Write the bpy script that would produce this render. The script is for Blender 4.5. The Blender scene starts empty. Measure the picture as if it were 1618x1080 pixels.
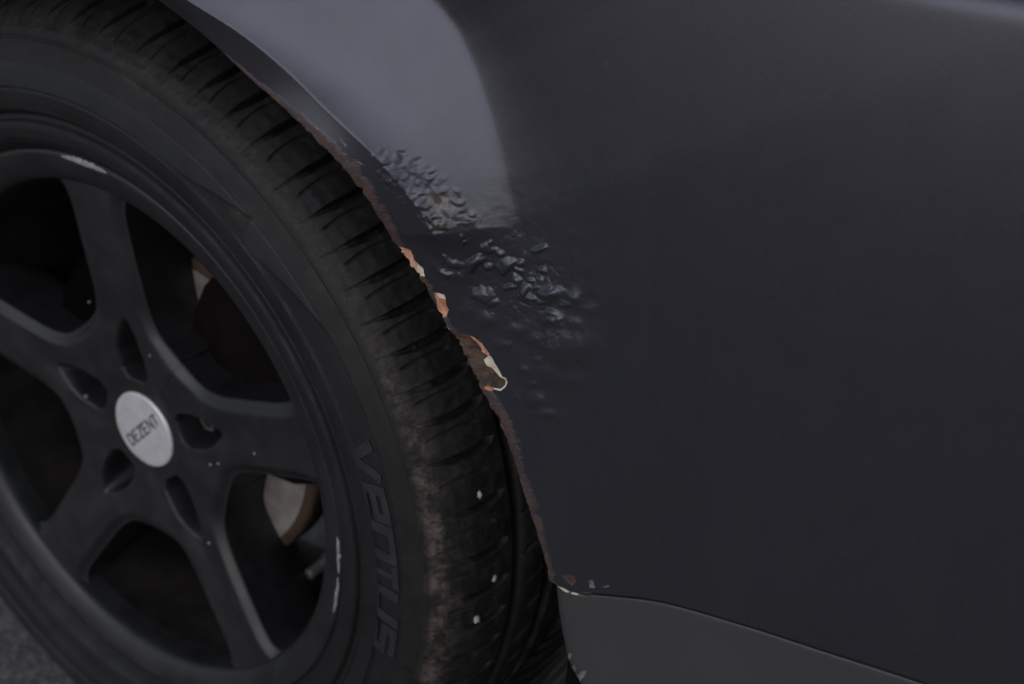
import bpy, math, random
import numpy as np

# ------------------------------------------------------------------ camera, sky, sun, exposure
PI = math.pi
FOC = 1573.0                                   # focal length in photo pixels (35 mm lens, 36 mm sensor, photo 1618 wide)
CAM = np.array([0.58569556, -0.38865054, 0.37255972])   # metres, measured from the wheel centre
YAW, PITCH, ROLL = 0.55116339, 0.42329927, 0.00235634
AX = 0.3275                                     # height of the wheel centre above the ground

scene = bpy.context.scene
col = scene.collection

def axes():
    cy, sy, cp, sp = math.cos(YAW), math.sin(YAW), math.cos(PITCH), math.sin(PITCH)
    f = np.array([-sy*cp, cy*cp, -sp]); r = np.array([cy, sy, 0.0]); u = np.cross(r, f)
    c, s = math.cos(ROLL), math.sin(ROLL)
    return c*r + s*u, -s*r + c*u, f
RV, UV, FV = axes()

cam = bpy.data.cameras.new('camera')
co = bpy.data.objects.new('camera', cam); col.objects.link(co)
cam.lens = 35.0; cam.sensor_width = 36.0; cam.clip_start = 0.01; cam.clip_end = 500
from mathutils import Matrix, Vector
co.matrix_world = Matrix(((RV[0], UV[0], -FV[0], CAM[0]), (RV[1], UV[1], -FV[1], CAM[1]),
                          (RV[2], UV[2], -FV[2], CAM[2] + AX), (0, 0, 0, 1)))
cam.dof.use_dof = True; cam.dof.focus_distance = 0.50; cam.dof.aperture_fstop = 6.3
scene.camera = co

SUN_EL, SUN_AZ = math.radians(26), math.radians(173)      # azimuth measured from +Y towards +X
world = bpy.data.worlds.new('World'); scene.world = world; world.use_nodes = True
wn = world.node_tree.nodes; wl = world.node_tree.links
bg = wn['Background']; sky = wn.new('ShaderNodeTexSky'); sky.sky_type = 'NISHITA'
sky.sun_disc = False; sky.sun_elevation = SUN_EL; sky.sun_rotation = SUN_AZ
sky.air_density = 1.0; sky.dust_density = 0.7; sky.ozone_density = 1.0
hs = wn.new('ShaderNodeHueSaturation'); hs.inputs['Saturation'].default_value = 0.45     # thin cloud: a paler sky
wl.new(sky.outputs[0], hs.inputs['Color']); tint = wn.new('ShaderNodeMix'); tint.data_type = 'RGBA'; tint.blend_type = 'MULTIPLY'; tint.inputs[0].default_value = 1.0
tint.inputs[7].default_value = (0.97, 0.975, 1.05, 1)                  # cool overcast
wl.new(hs.outputs[0], tint.inputs[6]); wl.new(tint.outputs[2], bg.inputs[0]); bg.inputs[1].default_value = 0.08
sun = bpy.data.lights.new('sun', 'SUN'); sun.energy = 0.44; sun.angle = math.radians(42); sun.color = (0.97, 0.97, 1.0)
so = bpy.data.objects.new('sun', sun); col.objects.link(so)
sd = Vector((math.sin(SUN_AZ)*math.cos(SUN_EL), math.cos(SUN_AZ)*math.cos(SUN_EL), math.sin(SUN_EL)))
so.rotation_euler = sd.to_track_quat('Z', 'Y').to_euler(); so.location = sd*5
scene.view_settings.view_transform = 'Standard'; scene.view_settings.look = 'None'
scene.view_settings.exposure = 0.32; scene.view_settings.gamma = 1.0; scene.view_settings.use_curve_mapping = False

# ------------------------------------------------------------------ helpers
rng = np.random.default_rng(7)
random.seed(7)

def at(px, y=0.0):
    """photo pixels -> points of the plane y (wheel coordinates)"""
    px = np.atleast_2d(np.array(px, float)); y = np.broadcast_to(y, (len(px),))
    d = FV[None] + np.outer((px[:, 0]-809)/FOC, RV) - np.outer((px[:, 1]-540)/FOC, UV)
    s = (y-CAM[1])/d[:, 1]
    return CAM + d*s[:, None]

def sstep(a, b, x):
    t = np.clip((x-a)/(b-a), 0, 1); return t*t*(3-2*t)

_P = rng.permutation(512); _G = rng.uniform(0, 2*PI, 512)
def perlin(x, y):
    xi = np.floor(x).astype(int); yi = np.floor(y).astype(int); xf = x-xi; yf = y-yi
    def g(ix, iy, dx, dy):
        a = _G[(_P[ix & 511] + iy) & 511]; return np.cos(a)*dx + np.sin(a)*dy
    u = xf*xf*xf*(xf*(xf*6-15)+10); v = yf*yf*yf*(yf*(yf*6-15)+10)
    a = g(xi, yi, xf, yf)*(1-u) + g(xi+1, yi, xf-1, yf)*u
    b = g(xi, yi+1, xf, yf-1)*(1-u) + g(xi+1, yi+1, xf-1, yf-1)*u
    return (a*(1-v) + b*v)*1.5
def fbm(x, y, n=4):
    s = 0; a = 1
    for k in range(n): s = s + a*perlin(x*2**k + 17*k, y*2**k - 9*k); a *= 0.5
    return s

def poly_sd(x, z, P):
    """signed distance to a polygon (inside negative)"""
    P = np.asarray(P); n = len(P); d = np.full(x.shape, 1e9); ins = np.zeros(x.shape, bool)
    for i in range(n):
        a, b = P[i], P[(i+1) % n]; e = b-a; wx, wz = x-a[0], z-a[1]
        t = np.clip((wx*e[0]+wz*e[1])/(e@e+1e-18), 0, 1)
        d = np.minimum(d, np.hypot(wx-t*e[0], wz-t*e[1]))
        c = ((a[1] <= z) != (b[1] <= z))
        xx = a[0] + (z-a[1])/(b[1]-a[1]+1e-18)*e[0]
        ins ^= (c & (x < xx))
    return np.where(ins, -d, d)

def mesh(name, V, F, mat, parent=None, smooth=True, attrs=None, normals=None):
    """V (n,3) in wheel coordinates, F (m,3|4) -> one mesh object"""
    V = np.asarray(V, np.float32); F = np.asarray(F, np.int32)
    m = bpy.data.meshes.new(name); k = F.shape[1]
    m.vertices.add(len(V)); m.vertices.foreach_set('co', V.ravel())
    m.loops.add(F.size); m.loops.foreach_set('vertex_index', F.ravel())
    m.polygons.add(len(F)); m.polygons.foreach_set('loop_start', np.arange(0, F.size, k, dtype=np.int32))
    m.update(calc_edges=True)
    m.polygons.foreach_set('use_smooth', np.full(len(F), smooth))
    for an, av in (attrs or {}).items():
        at_ = m.attributes.new(an, 'FLOAT', 'POINT'); at_.data.foreach_set('value', np.asarray(av, np.float32).ravel())
    m.validate()
    if normals is not None:
        m.normals_split_custom_set_from_vertices(normals.tolist())
    if mat: m.materials.append(mat)
    o = bpy.data.objects.new(name, m); col.objects.link(o)
    if parent: o.parent = parent
    return o

def grid_faces(nr, nc, wrap=False, flip=False):
    i = np.arange(nr-1)[:, None]; j = np.arange(nc if wrap else nc-1)[None]
    j2 = (j+1) % nc
    F = np.stack([i*nc+j, i*nc+j2, (i+1)*nc+j2, (i+1)*nc+j], -1).reshape(-1, 4)
    return F[:, ::-1] if flip else F

def vnormals(V, F):
    a, b, c, d = (V[F[:, k]] for k in range(4))
    fn = np.cross(c-a, d-b); N = np.zeros_like(V)
    for k in range(4): np.add.at(N, F[:, k], fn)
    return N/np.maximum(np.linalg.norm(N, axis=1, keepdims=True), 1e-12)

def subset(V, F, keep, attrs, N):
    f = F[keep]; ids, inv = np.unique(f, return_inverse=True)
    return V[ids], inv.reshape(f.shape), {k: v[ids] for k, v in attrs.items()}, N[ids]

def joined(parts):
    Vs, Fs, n = [], [], 0
    for V, F in parts: Vs.append(V); Fs.append(np.asarray(F)+n); n += len(V)
    return np.concatenate(Vs), np.concatenate(Fs)

def lathe(prof, na, a0=0.0, a1=2*PI, wrap=True):
    """profile (R, y) revolved about the wheel axis"""
    prof = np.asarray(prof); a = np.linspace(a0, a1, na+1)
    if wrap: a = a[:-1]
    R, A = np.meshgrid(prof[:, 0], a, indexing='ij'); Y = np.repeat(prof[:, 1:2], len(a), 1)
    V = np.stack([R*np.cos(A), Y, R*np.sin(A)], -1).reshape(-1, 3)
    return V, grid_faces(len(prof), len(a), wrap)

def resample(pts, step):
    pts = np.asarray(pts, float); d = np.r_[0, np.cumsum(np.hypot(*np.diff(pts, axis=0).T))]
    # Catmull-like smoothing through dense linear samples
    s = np.linspace(0, d[-1], max(2, int(d[-1]/step)))
    return np.stack([np.interp(s, d, pts[:, k]) for k in (0, 1)], 1)

def empty(name, loc=(0, 0, 0), parent=None):
    o = bpy.data.objects.new(name, None); col.objects.link(o); o.location = loc
    o.empty_display_size = 0.05
    if parent: o.parent = parent
    return o

class Mat:
    def __init__(s, name, base=(0.5,)*3, rough=0.5, metal=0.0, spec=0.5):
        s.m = bpy.data.materials.new(name); s.m.use_nodes = True
        s.n = s.m.node_tree.nodes; s.l = s.m.node_tree.links; s.b = s.n['Principled BSDF']
        s.b.inputs['Base Color'].default_value = (*base, 1); s.b.inputs['Roughness'].default_value = rough
        s.b.inputs['Metallic'].default_value = metal; s.b.inputs['Specular IOR Level'].default_value = spec
        s.tc = s.n.new('ShaderNodeTexCoord').outputs['Object']
    def set(s, sock, v):
        if hasattr(v, 'is_linked'): s.l.new(v, sock)
        elif isinstance(v, (tuple, list)) and len(v) == 3 and sock.type == 'RGBA': sock.default_value = (*v, 1)
        else: sock.default_value = v
    def noise(s, scale, detail=4, rough=0.55, dist=0.0, vec=None, color=False):
        t = s.n.new('ShaderNodeTexNoise'); t.inputs['Scale'].default_value = scale; t.inputs['Detail'].default_value = detail
        t.inputs['Roughness'].default_value = rough; t.inputs['Distortion'].default_value = dist
        s.l.new(vec or s.tc, t.inputs['Vector']); return t.outputs['Color' if color else 'Fac']
    def vor(s, scale, feat='F1', out='Distance'):
        t = s.n.new('ShaderNodeTexVoronoi'); t.feature = feat; t.inputs['Scale'].default_value = scale
        s.l.new(s.tc, t.inputs['Vector']); return t.outputs[out]
    def attr(s, name):
        t = s.n.new('ShaderNodeAttribute'); t.attribute_name = name; return t.outputs['Fac']
    def math(s, op, a, b=0.0, clamp=False):
        t = s.n.new('ShaderNodeMath'); t.operation = op; t.use_clamp = clamp
        s.set(t.inputs[0], a); s.set(t.inputs[1], b); return t.outputs[0]
    def ramp(s, fac, lo, hi, a=0.0, b=1.0):
        t = s.n.new('ShaderNodeMapRange'); t.interpolation_type = 'SMOOTHSTEP'
        s.set(t.inputs['Value'], fac)
        for k, v in (('From Min', lo), ('From Max', hi), ('To Min', a), ('To Max', b)): s.set(t.inputs[k], v)
        return t.outputs[0]
    def mix(s, fac, a, b):
        t = s.n.new('ShaderNodeMix'); t.data_type = 'RGBA'
        s.set(t.inputs[0], fac); s.set(t.inputs[6], a); s.set(t.inputs[7], b); return t.outputs[2]
    def bump(s, h, strength=0.3, dist=0.001, prev=None):
        t = s.n.new('ShaderNodeBump'); t.inputs['Strength'].default_value = strength; t.inputs['Distance'].default_value = dist
        s.l.new(h, t.inputs['Height'])
        if prev is not None: s.l.new(prev, t.inputs['Normal'])
        return t.outputs[0]
    def out(s, color=None, rough=None, normal=None, metal=None):
        if color is not None: s.set(s.b.inputs['Base Color'], color)
        if rough is not None: s.set(s.b.inputs['Roughness'], rough)
        if normal is not None: s.l.new(normal, s.b.inputs['Normal'])
        if metal is not None: s.set(s.b.inputs['Metallic'], metal)
        return s.m

# ------------------------------------------------------------------ materials
def paint_material(name, base, rough=0.42, worn=True):
    m = Mat(name, base, rough, 0, .62)
    m.b.inputs['Specular Tint'].default_value = (.80, .83, 1.0, 1)      # bluish sheen: sky blue put into the specular tint
    n1 = m.noise(9, 5); n2 = m.noise(900, 3); n3 = m.noise(60, 4)
    c = m.mix(m.ramp(n1, .3, .7), tuple(v*0.96 for v in base), tuple(v*1.04 for v in base))
    c = m.mix(m.math('MULTIPLY', m.ramp(n2, .62, .75), .25), c, tuple(v*2.2 for v in base))
    # sparse dust specks
    vd = m.vor(160); sp = m.math('MULTIPLY', m.ramp(vd, .035, .06, 1, 0), m.ramp(m.noise(14, 2), .60, .66))
    c = m.mix(m.math('MULTIPLY', sp, .6), c, (.14, .14, .15))
    mp = m.n.new('ShaderNodeMapping'); mp.inputs['Scale'].default_value = (38, 38, 3.5); mp.inputs['Rotation'].default_value = (0, .25, 0); m.l.new(m.tc, mp.inputs['Vector'])
    film = m.noise(1.0, 5, .6, 0, mp.outputs[0])           # thin road film wiped downwards
    c = m.mix(m.math('MULTIPLY', m.ramp(film, .45, .75), .08), c, (.050, .049, .048))
    r = m.math('ADD', m.ramp(n3, .25, .75, rough-.012, rough+.015), m.ramp(film, .35, .75, -.006, .010))
    nb = m.bump(n2, .10, .0004)
    if worn:
        fine = m.noise(420, 4, .65); mid = m.noise(130, 5, .6); big = m.noise(45, 4)
        wob = m.math('MULTIPLY', m.math('SUBTRACT', fine, .5), .35)
        def mask(a, lo=.42, hi=.58, k=1.0):
            return m.ramp(m.math('ADD', m.attr(a), m.math('MULTIPLY', wob, k)), lo, hi)
        # brown stain on blistered paint
        st = m.math('MULTIPLY', m.math('MULTIPLY', mask('stain', .3, .9, 3.0), m.ramp(m.attr('stain'), .02, .15)), m.ramp(mid, .38, .62))
        c = m.mix(m.math('MULTIPLY', st, .8), c, m.mix(m.ramp(mid, .4, .6), (.075, .045, .02), (.17, .13, .085)))
        rustc = m.mix(m.ramp(mid, .3, .7), (.030, .017, .012), (.090, .046, .028))
        rustc = m.mix(m.ramp(fine, .55, .8), rustc, (.19, .095, .055))
        er = m.attr('edge'); em = m.ramp(m.math('ADD', er, m.math('MULTIPLY', m.math('SUBTRACT', mid, .5), 1.5)), .40, .95)
        em = m.math('MULTIPLY', em, m.ramp(er, .02, .15))
        c = m.mix(m.math('MULTIPLY', em, .85), c, rustc)
        brc = m.mix(m.ramp(mid, .3, .7), (.030, .016, .009), (.125, .070, .036))
        brc = m.mix(m.math('MULTIPLY', m.ramp(fine, .5, .72), .6), brc, (.15, .09, .055))
        pm = mask('patch'); c = m.mix(pm, c, brc)
        orc = m.mix(m.ramp(mid, .35, .65), (.42, .16, .075), (.74, .42, .27))
        om = mask('orange'); c = m.mix(om, c, orc)
        crc = m.mix(m.ramp(mid, .3, .75), (.78, .72, .60), (.66, .55, .36))
        cm = mask('cream', .44, .56, .6); c = m.mix(cm, c, crc)
        wm = m.math('MULTIPLY', mask('scuff', .4, .6, 1.5), m.ramp(fine, .42, .55)); c = m.mix(wm, c, (.17, .17, .18))
        allm = m.math('MAXIMUM', m.math('MAXIMUM', pm, om), m.math('MAXIMUM', cm, em))
        r = m.math('ADD', r, m.math('MULTIPLY', allm, .4), True)
        hh = m.math('MULTIPLY', allm, m.noise(700, 5, .7))
        nb = m.bump(hh, .6, .0012, nb)
        rg = m.math('MULTIPLY', m.attr('rough'), m.noise(300, 5, .65, 1.0))
        nb = m.bump(rg, .4, .0014, nb)
    return m.out(c, r, nb)

def rubber_material():
    m = Mat('tyre_rubber', (.017,)*3, .62, 0, .3)
    big = m.noise(14, 4); mid = m.noise(70, 5, .6); fine = m.noise(380, 5, .7)
    c = m.mix(m.ramp(big, .3, .7), (.0095, .0095, .0098), (.0150, .0150, .0155))
    c = m.mix(m.math('MULTIPLY', m.ramp(fine, .55, .75), .5), c, (.04, .037, .034))
    d = m.math('MULTIPLY', m.attr('dirt'), m.ramp(m.math('ADD', m.math('MULTIPLY', mid, .6), m.math('MULTIPLY', fine, .5)), .42, .72))
    c = m.mix(d, c, m.mix(m.ramp(mid, .4, .6), (.068, .049, .038), (.125, .097, .08)))
    vd = m.vor(260); sp = m.math('MULTIPLY', m.ramp(vd, .05, .09, 1, 0), m.ramp(m.noise(40, 2), .58, .64))
    c = m.mix(m.math('MULTIPLY', sp, .5), c, (.12, .11, .10))
    # paler clean plateau of the sidewall
    c = m.mix(m.math('MULTIPLY', m.attr('plateau'), m.ramp(mid, .3, .7, .25, .7)), c, (.030, .031, .034))
    nb = m.bump(fine, .25, .0006); nb = m.bump(mid, .2, .001, nb)
    return m.out(c, m.ramp(mid, .3, .7, .52, .72), nb)

def simple(name, base, rough, metal=0.0, vary=.25, scale=30, bump=.15, fleck=None):
    m = Mat(name, base, rough, metal)
    n = m.noise(scale, 5); f = m.noise(scale*12, 4, .6)
    c = m.mix(m.ramp(n, .3, .7), tuple(v*(1-vary) for v in base), tuple(v*(1+vary) for v in base))
    if fleck: c = m.mix(m.math('MULTIPLY', m.ramp(f, .56, .72), .6), c, fleck)
    return m.out(c, m.ramp(n, .3, .7, max(0, rough-.06), min(1, rough+.06)), m.bump(f, bump, .0005))

M_PAINT = paint_material('weathered_grey_paint', (.0262, .0262, .0300), .28)
M_LOWER = paint_material('lower_panel_paint', (.048, .0473, .0463), .47, False)
M_RUBBER = rubber_material()
M_RIM = simple('black_wheel_paint', (.015, .015, .0158), .46, 0, .2, 40, .12, (.035, .034, .034))
M_BARREL = simple('brake_dust_brown', (.012, .0095, .009), .7, 0, .35, 30, .2, (.026, .02, .017))
M_BARE = simple('bare_aluminium', (.33, .33, .345), .45, .3, .25, 200, .3)
M_LINER = simple('liner_plastic', (.008, .008, .008), .85, 0, .3, 30, .3)
M_DISC = simple('brake_disc_steel', (.25, .23, .212), .55, .4, .2, 60, .2, (.20, .12, .075))
M_DISCRUST = simple('disc_rust', (.04, .022, .014), .85, 0, .4, 60, .4)
M_CALIPER = simple('caliper_rust', (.0045, .003, .0026), .85, 0, .4, 40, .4)
M_SHADE_PLATE = simple('black_shade_plate', (.0025, .0022, .002), .9, 0, .3, 40, .2)  # near-black, for the added plate that stands in for shade on the disc
M_BOLT = simple('bolt_steel', (.10, .10, .10), .5, .5, .2, 80, .2)
M_STONE = simple('white_stone', (.36, .36, .345), .7, 0, .2, 300, .3)
M_INK = simple('cap_ink', (.10, .10, .115), .5, 0, .3, 300, .1)
M_CREAM = simple('cream_filler', (.62, .55, .40), .7, 0, .2, 200, .3)

def cap_material():
    m = Mat('cap_silver', (.70, .695, .70), .4, .35)
    # turned metal: grooves round the centre
    x = m.n.new('ShaderNodeSeparateXYZ'); m.l.new(m.tc, x.inputs[0])
    r = m.math('SQRT', m.math('ADD', m.math('MULTIPLY', x.outputs[0], x.outputs[0]), m.math('MULTIPLY', x.outputs[2], x.outputs[2])))
    w = m.math('SINE', m.math('MULTIPLY', r, 9000.0))
    n = m.noise(120, 4)
    c = m.mix(m.ramp(n, .3, .7), (.66, .65, .66), (.76, .75, .755))
    return m.out(c, .36, m.bump(w, .12, .0002))
M_CAP = cap_material()

for m_, sp_ in ((M_CALIPER, .08), (M_SHADE_PLATE, .03), (M_BARREL, .2), (M_LINER, .1)): m_.node_tree.nodes['Principled BSDF'].inputs['Specular IOR Level'].default_value = sp_
def ground_material():
    m = Mat('asphalt', (.1, .1, .1), .85)
    big = m.noise(3, 4); mid = m.noise(25, 5, .6); fine = m.noise(220, 4, .7)
    v = m.vor(130, 'F1', 'Color')
    bw = m.n.new('ShaderNodeRGBToBW'); m.l.new(v, bw.inputs[0])
    c = m.mix(m.ramp(big, .3, .7), (.085, .082, .077), (.125, .12, .112))
    c = m.mix(m.math('MULTIPLY', m.ramp(bw.outputs[0], .45, .8), .55), c, (.22, .21, .20))
    c = m.mix(m.math('MULTIPLY', m.ramp(mid, .5, .75), .5), c, (.06, .058, .055))
    nb = m.bump(m.vor(130), .6, .004); nb = m.bump(fine, .4, .002, nb)
    return m.out(c, .85, nb)

# ------------------------------------------------------------------ the ground
def build_ground():
    g = np.r_[-60, -20, -6, -2, -1, np.linspace(-.8, .8, 9), 1, 2, 6, 20, 60]
    X, Y = np.meshgrid(g, g, indexing='ij')
    V = np.stack([X, Y, np.zeros_like(X)], -1).reshape(-1, 3)
    o = mesh('pavement', V, grid_faces(len(g), len(g)), ground_material())
    o['kind'] = 'structure'; o['label'] = 'dark grey rough asphalt under the car'
build_ground()

# ------------------------------------------------------------------ the car
car = empty('parked_car', (0, 0, AX))
car['label'] = 'dark grey car with a rusted, blistered wheel arch around a black five-spoke wheel'
car['category'] = 'car'

# ---- body side surface
_sh = at([(1480, -9), (1618, 15)], .0085)             # the shoulder line at the upper right
def y_base(x, z):
    zp = np.maximum(z, 0); zn = np.minimum(z, 0)
    y = -.006 + .030*(x-.34) + .030*(z-.27) + .04*np.maximum(x-.40, 0)**2 + .35*zn**2
    zs = _sh[0, 2] + (x-_sh[0, 0])*(_sh[1, 2]-_sh[0, 2])/(_sh[1, 0]-_sh[0, 0])
    t = z-zs
    return y + .55*np.logaddexp(0, t/.0012)*.0012

ARCH = [(120, -90), (190, -45), (250, 0), (330, 62), (395, 125), (470, 190), (520, 240), (565, 290), (600, 345), (630, 395),
        (665, 440), (690, 485), (704, 517), (720, 533), (745, 590), (765, 622), (800, 690), (830, 790), (850, 850), (868, 917)]
RIDGE = [(190, -90), (260, -50), (330, 0), (400, 52), (460, 105), (520, 165), (570, 212), (605, 248), (650, 310), (690, 372), (725, 440)]
CREASE = [(560, -130), (640, -62), (690, 0), (722, 45), (750, 105), (775, 175), (795, 240), (810, 300), (820, 343)]

def polar(P): return np.degrees(np.arctan2(P[:, 2], P[:, 0])), np.hypot(P[:, 0], P[:, 2])
def curve(px, y):
    a, r = polar(at(px, y)); i = np.argsort(a); return a[i], r[i]
def y_edge(a): return -.0125-.030*sstep(27, 48, a)
_e = at(ARCH, -.02)
for _ in range(6): _e = at(ARCH, y_edge(np.degrees(np.arctan2(_e[:, 2], _e[:, 0]))))
aA, rA = polar(_e); _i = np.argsort(aA); aA, rA = aA[_i], rA[_i]
_rg = at(RIDGE, -.03)
_c = at(CREASE, .01)
for _ in range(6): _c = at(CREASE, y_base(_c[:, 0], _c[:, 2]))
aC, rC = polar(_c); _i = np.argsort(aC); aC, rC = aC[_i], rC[_i]
# the flare is a flat facet that meets the side along the crease
_p0 = _c[2, [0, 2]]; _t = _c[-1, [0, 2]]-_p0; _t = _t/np.hypot(*_t); _n = np.array([-_t[1], _t[0]])      # _n points right and up
_cq = (_c[:, [0, 2]]-_p0)@_t; _cs = (_c[:, [0, 2]]-_p0)@_n; _o = np.argsort(_cq); _cq, _cs = _cq[_o], _cs[_o]
JUMP = .40
def inside(x, z):
    q = (x-_p0[0])*_t[0]+(z-_p0[1])*_t[1]; n_ = (x-_p0[0])*_n[0]+(z-_p0[1])*_n[1]
    sg = (np.interp(q-.004, _cq, _cs)+np.interp(q, _cq, _cs)+np.interp(q+.004, _cq, _cs))/3
    return sg-n_, sg*JUMP*np.exp(-np.clip(n_-sg, 0, None)/.10)
for _ in range(12): _rg = at(RIDGE, .5*_rg[:, 1]+.5*(y_base(_rg[:, 0], _rg[:, 2])-np.clip(JUMP*inside(_rg[:, 0], _rg[:, 2])[0], 0, .05)))
aR, rR = polar(_rg); _i = np.argsort(aR); aR, rR = aR[_i], rR[_i]
def extend(a, r, far):                         # carry a curve over the top and mirror it
    a = np.r_[a, 90, 120, 150, 175]; r = np.r_[r, far, far, far*1.0, far*1.03]; return a, r
aA, rA = extend(aA, rA, rA[-1]); aR, rR = extend(aR, rR, rR[-1]); aC, rC = extend(aC, rC, rC[-1]+.035)
def smooth_interp(x, a, r):
    return (np.interp(x-1.2, a, r)+np.interp(x, a, r)*2+np.interp(x+1.2, a, r))/4
def r_arch(a): return smooth_interp(a, aA, rA)
def r_ridge(a):
    r = smooth_interp(a, aR, rR); ra = r_arch(a)
    k = sstep(24, 36, a)
    return ra + (np.maximum(r-ra, .006))*k + .007*(1-k)
def r_crease(a): return smooth_interp(a, aC, rC)
_bot = at([(700, 347), (821, 345)], .005)      # where the raised flare ends
FLARE_END = float(np.degrees(np.arctan2(_bot[1, 2], _bot[1, 0])))

def flare(x, z):
    a = np.degrees(np.arctan2(z, x)); rho = np.hypot(x, z)
    ra, rr, rc = r_arch(a), r_ridge(a), r_crease(a)
    ex, ez = ra*np.cos(np.radians(a)), ra*np.sin(np.radians(a))
    de = y_base(ex, ez)-y_edge(a)                   # displacement that keeps the arch edge at y = -0.012
    # signed height above the lower end line of the flare
    e = _bot[1]-_bot[0]; nx, nz = -e[2], e[0]; L = math.hypot(nx, nz)
    t = ((x-_bot[0, 0])*nx+(z-_bot[0, 2])*nz)/L
    live = np.clip(1+np.minimum(t, 0)/.027, 0, 1)
    live = np.where(t > 0, 1, live**1.3)
    def prof(sx):
        sx = np.minimum(sx, .12); soft = .0009*np.logaddexp(0, sx/.0009)
        return JUMP*soft+.0022*(1-np.exp(-soft/.009))
    s_in, wave = inside(x, z)
    s_r, wave_r = inside(rr*np.cos(np.radians(a)), rr*np.sin(np.radians(a)))
    top = prof(s_in)+.0012*np.exp(-np.clip(rho-rr, 0, 1)/.005)
    dr = prof(s_r)+.0012
    g = np.where(rho > rr, top, dr)*live
    g = np.where(a > 27, g, g*sstep(24, 27, a))
    # smooth swelling towards the edge where there is no flare
    sw = np.clip(1-(rho-rr)/.075, 0, 1)**2*np.maximum(de, 0)
    body = np.logaddexp(g/.002, sw/.002)*.002-.0014
    # lip: from the ridge down to the edge
    k = np.clip((rr-rho)/np.maximum(rr-ra, 1e-4), 0, 1)
    k = k**1.15
    return np.where(rho < rr, body*(1-k)+de*k, body)-wave*(rho > rr)*live-wave_r*(rho <= rr)*(1-k)*live

def y_smooth(x, z): return y_base(x, z)-flare(x, z)
def on(px):
    """photo pixels -> (x, z) on the body side"""
    P = at(px, -.018)
    for _ in range(8): P = at(px, .5*P[:, 1]+.5*y_smooth(P[:, 0], P[:, 2]))
    return P[:, [0, 2]]

# ---- gap between quarter panel and lower panel
GAP = [(868, 917), (885, 928), (905, 934.5), (930, 937.5), (960, 940), (1020, 946), (1060, 954), (1100, 965), (1200, 995), (1300, 1028), (1400, 1060), (1460, 1080), (1560, 1115)]
_g = at(GAP, -.0165)
for _ in range(5): _g = at(GAP, y_base(_g[:, 0], _g[:, 2]))
gx, gz = _g[:, 0], _g[:, 2]
gx = np.r_[gx, 1.4]; gz = np.r_[gz, gz[-1]+.02]
def z_gap(x): return (np.interp(x-.004, gx, gz)+np.interp(x+.004, gx, gz))/2
_ga, _gr = np.degrees(np.arctan2(gz, gx)), np.hypot(gx, gz)
def a_gap(rho): return np.interp(rho, _gr, _ga)

# ---- damage laid out on the surface
PATCH = on([(716, 528), (723, 525), (733, 526.5), (742, 530), (752.6, 536), (763, 545), (773, 560), (778.5, 567), (787.6, 583), (792.8, 595), (799, 596.6), (802, 604), (799, 610),
            (791.5, 616.7), (778.5, 614.5), (776, 616.7), (765.6, 613), (756, 611), (748, 608), (738, 592), (725, 560), (709, 537)])
CREAM = on([(769, 563.5), (773, 561.5), (776.6, 563.5), (781, 572.6), (789, 585.6), (793.4, 595), (799, 596.6), (802, 604), (799, 611), (791.5, 617.5), (779, 614.5), (779, 612.5), (785, 613.2),
            (790, 614.7), (797.3, 609), (799, 602), (796.7, 598.2), (791.5, 596.6), (785, 591.5), (778.5, 586), (774, 582.5), (767.5, 580), (761, 570)])
CREAM2 = on([(659, 417), (668, 424), (671, 437), (662, 435), (657, 426)])
CREAM3 = on([(686, 463), (693, 462), (701, 466), (703, 474), (692, 471)])
ORANGE = [on(q) for q in (
    [(742, 530), (750, 534), (762, 544), (772.7, 559), (774, 564), (768, 561), (759, 556), (758, 549), (750, 540)],
    [(767, 609), (773, 610.5), (778.5, 613), (776, 618), (765.6, 614)],
    [(628, 390), (635, 391), (640, 394), (648, 394), (651, 402), (656, 412), (668, 423), (672, 437), (661, 437), (648, 420), (638, 406)],
    [(684, 462), (693, 461), (701, 466), (704, 478), (709, 490), (704, 500), (696, 500), (690, 484)],
    [(699, 505), (704, 510), (708, 518), (716, 528), (713, 532), (706, 526), (700, 516)],
    [(886.7, 909), (896, 907.5), (908, 908.5), (911, 919), (903, 926), (893, 919)],
    [(561, 281), (568, 284), (578, 298), (574, 302), (564, 292)],
    [(776, 641), (783, 648), (792, 664), (799, 678), (795, 678), (785, 664), (778, 652)])]
ORANGE.append(on([(684, 311), (690, 308), (697, 312), (698, 319), (692, 324), (686, 319)]))
ORANGE_W = [1, 1, 1, 1, 1, .72, .62, .66, .70]
CLUSTER = on([(596, 262), (612, 240), (632, 240), (668, 268), (712, 292), (728, 330), (756, 352), (728, 378), (716, 372), (690, 366), (664, 345), (640, 318), (612, 292)])
STAIN = on([(676, 306), (694, 298), (712, 318), (728, 338), (745, 352), (720, 372), (694, 362), (676, 336)])
SCUFF = [on(q) for q in ([(588, 243), (592, 245), (588, 249), (580, 244)], [(930, 918), (937, 915), (940, 928), (932, 930)], [(945, 926), (962, 924), (962, 928)],
         [(496, 198), (504, 205), (503, 206.5)], [(512, 214), (520, 222), (519, 223)], [(535, 215), (548, 230), (546, 232)], [(560, 250), (577, 262), (575, 264)],
         [(1382, 679), (1387, 680), (1386, 684), (1382, 683)], [(1046, 631), (1050, 632), (1049, 635)], [(955, 99), (959, 99), (958, 102)])]
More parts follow.
